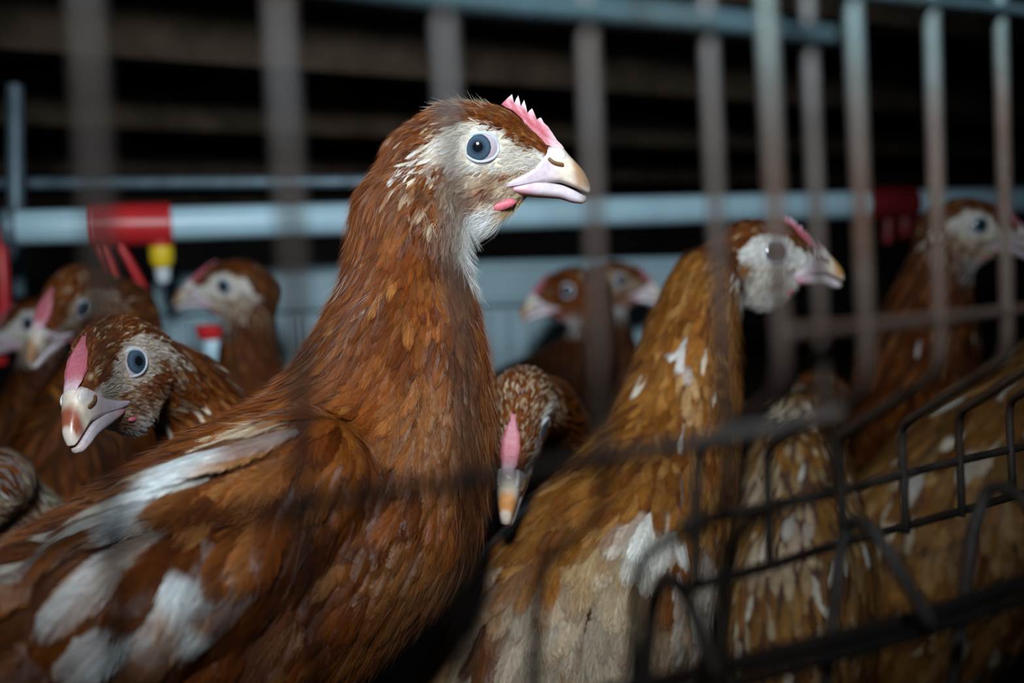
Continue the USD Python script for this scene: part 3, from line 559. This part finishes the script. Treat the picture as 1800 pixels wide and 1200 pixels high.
# the tallest hen, in focus
def marksA(x, y, rng):
    w = np.zeros(len(x))
    for bx, by, ra, rb, ang in ((330, 805, 150, 26, -36), (235, 880, 110, 26, -46), (160, 990, 150, 15, -54), (305, 1050, 50, 44, 0), (330, 1130, 26, 70, -25), (50, 1120, 140, 15, -54), (200, 1165, 90, 22, -35), (150, 830, 100, 12, -35)):
        a = math.radians(ang); u = ((x - bx) * math.cos(a) + (y - by) * math.sin(a)) / ra; v = (-(x - bx) * math.sin(a) + (y - by) * math.cos(a)) / rb
        w = np.maximum(w, np.clip(2.2 * (1 - (u * u + v * v)), 0, 1))
    w = w * (.75 + .25 * meshkit.noise(np.stack([x / 9, y / 9, x * 0], 1)))
    return np.broadcast_to(np.array([.60, .66, .68]), (len(x), 3)), w * .95
BR = [(.17, .050, .010), (.115, .030, .006), (.24, .085, .023), (.075, .018, .0035), (.30, .135, .05)]
TN = [(.40, .26, .13), (.48, .44, .38), (.28, .11, .03)]
hen('tall brown hen in sharp focus, head in profile facing right, in front of the others', 11, (840, 258, 359), (1, .011, .013), (-.01, .991, -.1),
    [(718, 388, 375, 100), (714, 470, 377, 102), (714, 560, 377, 126), (700, 655, 377, 160), (672, 765, 377, 192), (612, 890, 372, 236), (430, 1015, 358, 268), (225, 1125, 325, 255), (-30, 1210, 285, 200)],
    [(800, 520, 350, -.05, 1, 0), (840, 700, 345, -.12, 1, 0), (800, 880, 335, -.35, 1, 0), (640, 600, 350, -.3, 1, 0), (600, 720, 345, -.55, .8, 0), (480, 680, 372, -1, .55, -.1), (330, 760, 365, -1, .6, -.15), (640, 900, 320, -.45, .9, 0), (620, 1080, 315, -.6, .8, -.1), (330, 960, 300, -.65, .75, -.15), (150, 1080, 270, -.7, .7, -.2)],
    blobs=[(880, 430, 60, 60, 0, WHITE, .3), (480, 745, 60, 22, -10, CREAM, .8), (560, 690, 110, 60, -40, (.10, .027, .005), .5), (770, 720, 95, 120, 10, (.25, .095, .03), .6), (740, 960, 90, 90, 0, (.27, .12, .042), .4), (640, 470, 50, 70, 20, (.11, .027, .006), .6), (700, 540, 30, 60, 15, (.11, .027, .006), .5)],
    detail=1.0, fuzz=36000, psi=.10, comb_wide=1.0, lobe=True, wat=.95, wisps=[((4, -5, -33), 11, 900, 12, .42, WHITE), ((-2, -4, -40), 8, 300, 12, .3, WHITE), ((-6, 0, 19), 12, 110, 4.5, .7, CREAM * .8), ((12, 0, -24), 8, 300, 5, .5, TAN)], extra=[[(530, 850, 330, 130), (390, 960, 318, 165)], [(390, 960, 318, 165), (200, 1080, 290, 150)]],
    wing=dict(area=[(545, 735), (380, 760), (200, 850), (-300, 1050), (-300, 1300), (420, 1300), (560, 1080), (575, 860)], marks=marksA, rows=[
        # roots from, roots to, count, length, half width, lift, direction, colours
        ((300, 1010), (-60, 1200), 9, 70, 9, 3, (-.7, .85, -.3), BR + TN[1:2]),
        ((440, 1010), (60, 1130), 12, 58, 8.5, 4, (-.62, .9, -.25), BR + BR[:2]),
        ((520, 1000), (300, 1120), 9, 44, 8.5, 4, (-.5, .95, -.15), BR),
        ((520, 920), (150, 1040), 13, 46, 7.5, 5, (-.62, .85, -.25), BR),
        ((535, 850), (250, 950), 13, 36, 6.5, 6, (-.6, .85, -.2), BR),
        ((540, 790), (320, 870), 13, 30, 5.5, 6, (-.65, .8, -.2), BR + TN[2:]),
        ((400, 800), (60, 960), 12, 46, 5.0, 7, (-.8, .62, -.3), TN[1:2] + BR[:3]),
        ((530, 745), (300, 790), 13, 32, 4.5, 6.5, (-.85, .58, -.2), TN[:1] + BR)]))
# small head looking out behind the tall hen's back
hen('hen with its head low at left, looking out over the back of the tall hen', 12, (252, 630, 388), (-.11, -.31, -.94), (-.25, .92, -.25),
    [(330, 690, 450, 72), (375, 770, 460, 85), (400, 890, 485, 120), (430, 1000, 520, 180), (520, 1050, 570, 180)], [(330, 660, 430, .8, .6, .3)],
    detail=1.0, tip=(.22, .06, .03), clip_beak=True, comb_scale=.3, comb_wide=1.7, eye_r=False, fleck=.12, fuzz=3500, pale=.1, white_face=-.25)
hen('hen pecking downward between the tall hen and the hen behind bars at right', 13, (966, 750, 428), (-.13, -.66, -.74), (-.03, .74, -.67),
    [(962, 718, 492, 54), (985, 770, 545, 60), (980, 870, 650, 105), (970, 950, 680, 120)], [(960, 690, 460, .3, .6, .5)],
    detail=1.0, tip=(.45, .20, .07), clip_beak=True, comb_scale=.3, comb_wide=1.5, eye_r=False, eye_col=(.014, .02, .03), fuzz=1800, fleck=.4, white_face=.15)
OCH = [(.22, .083, .015), (.17, .058, .010), (.26, .11, .024), (.125, .038, .007), (.31, .15, .045)]
hen('hen in profile at right, white cheeks, its head behind three bars', 14, (1364, 442, 495), (.987, .069, .148), (-.066, .998, -.02),
    [(1243, 500, 498, 64), (1216, 590, 490, 80), (1200, 690, 483, 98), (1178, 790, 476, 118), (1130, 900, 466, 150), (1070, 1010, 460, 190), (1010, 1120, 455, 215), (950, 1260, 450, 220)],
    [(1230, 640, 460, -.2, 1, 0), (1200, 800, 440, -.2, 1, 0), (1080, 900, 420, -.45, .9, 0), (1050, 1080, 405, -.08, 1, 0), (900, 1080, 410, -.05, 1, 0), (1060, 720, 470, -.7, .8, 0)],
    blobs=[(1205, 600, 17, 26, -15, WHITE, .8), (1215, 665, 16, 50, -10, TAN, .6), (1150, 930, 75, 55, -30, (.62, .60, .54), .95), (1080, 990, 90, 80, -20, (.40, .28, .15), .8), (1020, 1100, 260, 130, 0, (.38, .33, .25), .75), (880, 1080, 34, 75, 5, (.08, .024, .006), .95), (1000, 1090, 16, 60, 0, (.25, .10, .03), .7), (860, 980, 60, 40, -40, (.60, .62, .62), .8), (1180, 1010, 14, 60, 0, (.2, .075, .02), .8), (1240, 1010, 40, 110, 0, (.55, .5, .44), .8)],
    detail=1.0, white_face=.62, base=OCH, tip=(.42, .2, .07), lscale=1.15, comb_scale=.7, fuzz=2500, psi=.1, comb_wide=1.2, lobe=True, eye_col=(.02, .028, .036))
# further birds
hen('hen at the back left facing the camera, pink comb, above the small head', 15, (157, 540, 580), (-.25, -.57, -.78), (.10, .82, -.56),
    [(205, 560, 620, 72), (205, 650, 630, 84), (160, 780, 630, 120), (130, 920, 640, 150)], [], detail=.45, comb_scale=.6, comb_wide=1.7, eye_r=False, white_face=-.45)
hen('dim hen cut by the left edge, only its pink comb and pale face showing', 16, (55, 568, 720), (-.95, -.2, -.25), (-.1, .98, -.1),
    [(105, 620, 735, 55), (70, 720, 750, 70), (20, 850, 770, 100)], [], detail=.3, comb_scale=1.1, white_face=.4, eye_r=False)
hen('blurred hen facing left at the back, under the yellow nipple', 17, (397, 504, 700), (-1, .02, -.02), (.02, .95, -.2),
    [(438, 565, 715, 44), (438, 650, 718, 56), (460, 770, 720, 100), (520, 860, 730, 130)], [], detail=.35, comb_scale=1.1, white_face=.2, eye_r=False)
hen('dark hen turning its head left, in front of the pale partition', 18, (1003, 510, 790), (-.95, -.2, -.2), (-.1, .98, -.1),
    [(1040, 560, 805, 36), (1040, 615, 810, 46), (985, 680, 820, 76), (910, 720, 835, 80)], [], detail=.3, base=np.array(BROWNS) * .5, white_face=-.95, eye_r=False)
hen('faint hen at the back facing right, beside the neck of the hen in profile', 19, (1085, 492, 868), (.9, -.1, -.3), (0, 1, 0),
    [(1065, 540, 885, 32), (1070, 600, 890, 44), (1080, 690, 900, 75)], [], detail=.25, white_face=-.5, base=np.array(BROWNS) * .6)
CRM = [(.24, .115, .03), (.20, .08, .018), (.30, .18, .075), (.15, .052, .012), (.36, .26, .15)]
hen('mottled cream hen behind the feeder lip, head turned away under the beak above', 20, (1392, 700, 660), (-.3, -.3, .88), (0, 1, .2),
    [(1402, 765, 590, 72), (1403, 865, 548, 102), (1405, 1000, 515, 130), (1400, 1140, 510, 135)], [(1400, 900, 480, 0, 1, 0), (1400, 1050, 470, .05, 1, 0)],
    blobs=[(1380, 715, 75, 22, 12, CREAM, .9), (1405, 900, 26, 20, 0, WHITE, .6), (1370, 960, 60, 50, 0, CREAM, .35), (1340, 840, 40, 40, 0, CREAM, .5)], detail=.6, base=CRM, pale=.10, eye_r=False, white_face=-.5)
hen('brown speckled hen filling the right edge behind the black feeder lip', 21, (2010, 520, 590), (.95, .1, .1), (0, 1, 0),
    [(1930, 610, 590, 90), (1870, 710, 590, 125), (1760, 860, 592, 185), (1650, 980, 595, 190), (1590, 1090, 600, 160)], [(1700, 900, 540, -.2, 1, 0), (1760, 1000, 540, -.1, 1, 0), (1600, 900, 550, -.2, 1, 0)],
    detail=.6, pale=.12, base=[(.22, .10, .026), (.18, .075, .018), (.26, .13, .042), (.14, .052, .013), (.30, .17, .065)])
hen('dim hen at the upper right with a pale face and dark eye, looking right', 22, (1718, 395, 645), (.93, -.12, -.25), (0, 1, -.1),
    [(1655, 455, 665, 52), (1635, 540, 680, 70), (1615, 650, 715, 105), (1610, 760, 760, 120)], [], detail=.4, comb_scale=1.1, white_face=.1)
hen('streaky cream hen at the lower left edge beside the tail of the tall hen', 23, (-75, 850, 460), (-.9, -.35, -.2), (-.3, .95, 0),
    [(5, 872, 475, 62), (50, 960, 490, 90), (90, 1080, 510, 120)], [(20, 850, 450, .5, .8, 0)], detail=.5, pale=.5, base=[(.25, .15, .045), (.18, .095, .025), (.34, .26, .13), (.09, .04, .012), (.42, .38, .28)])
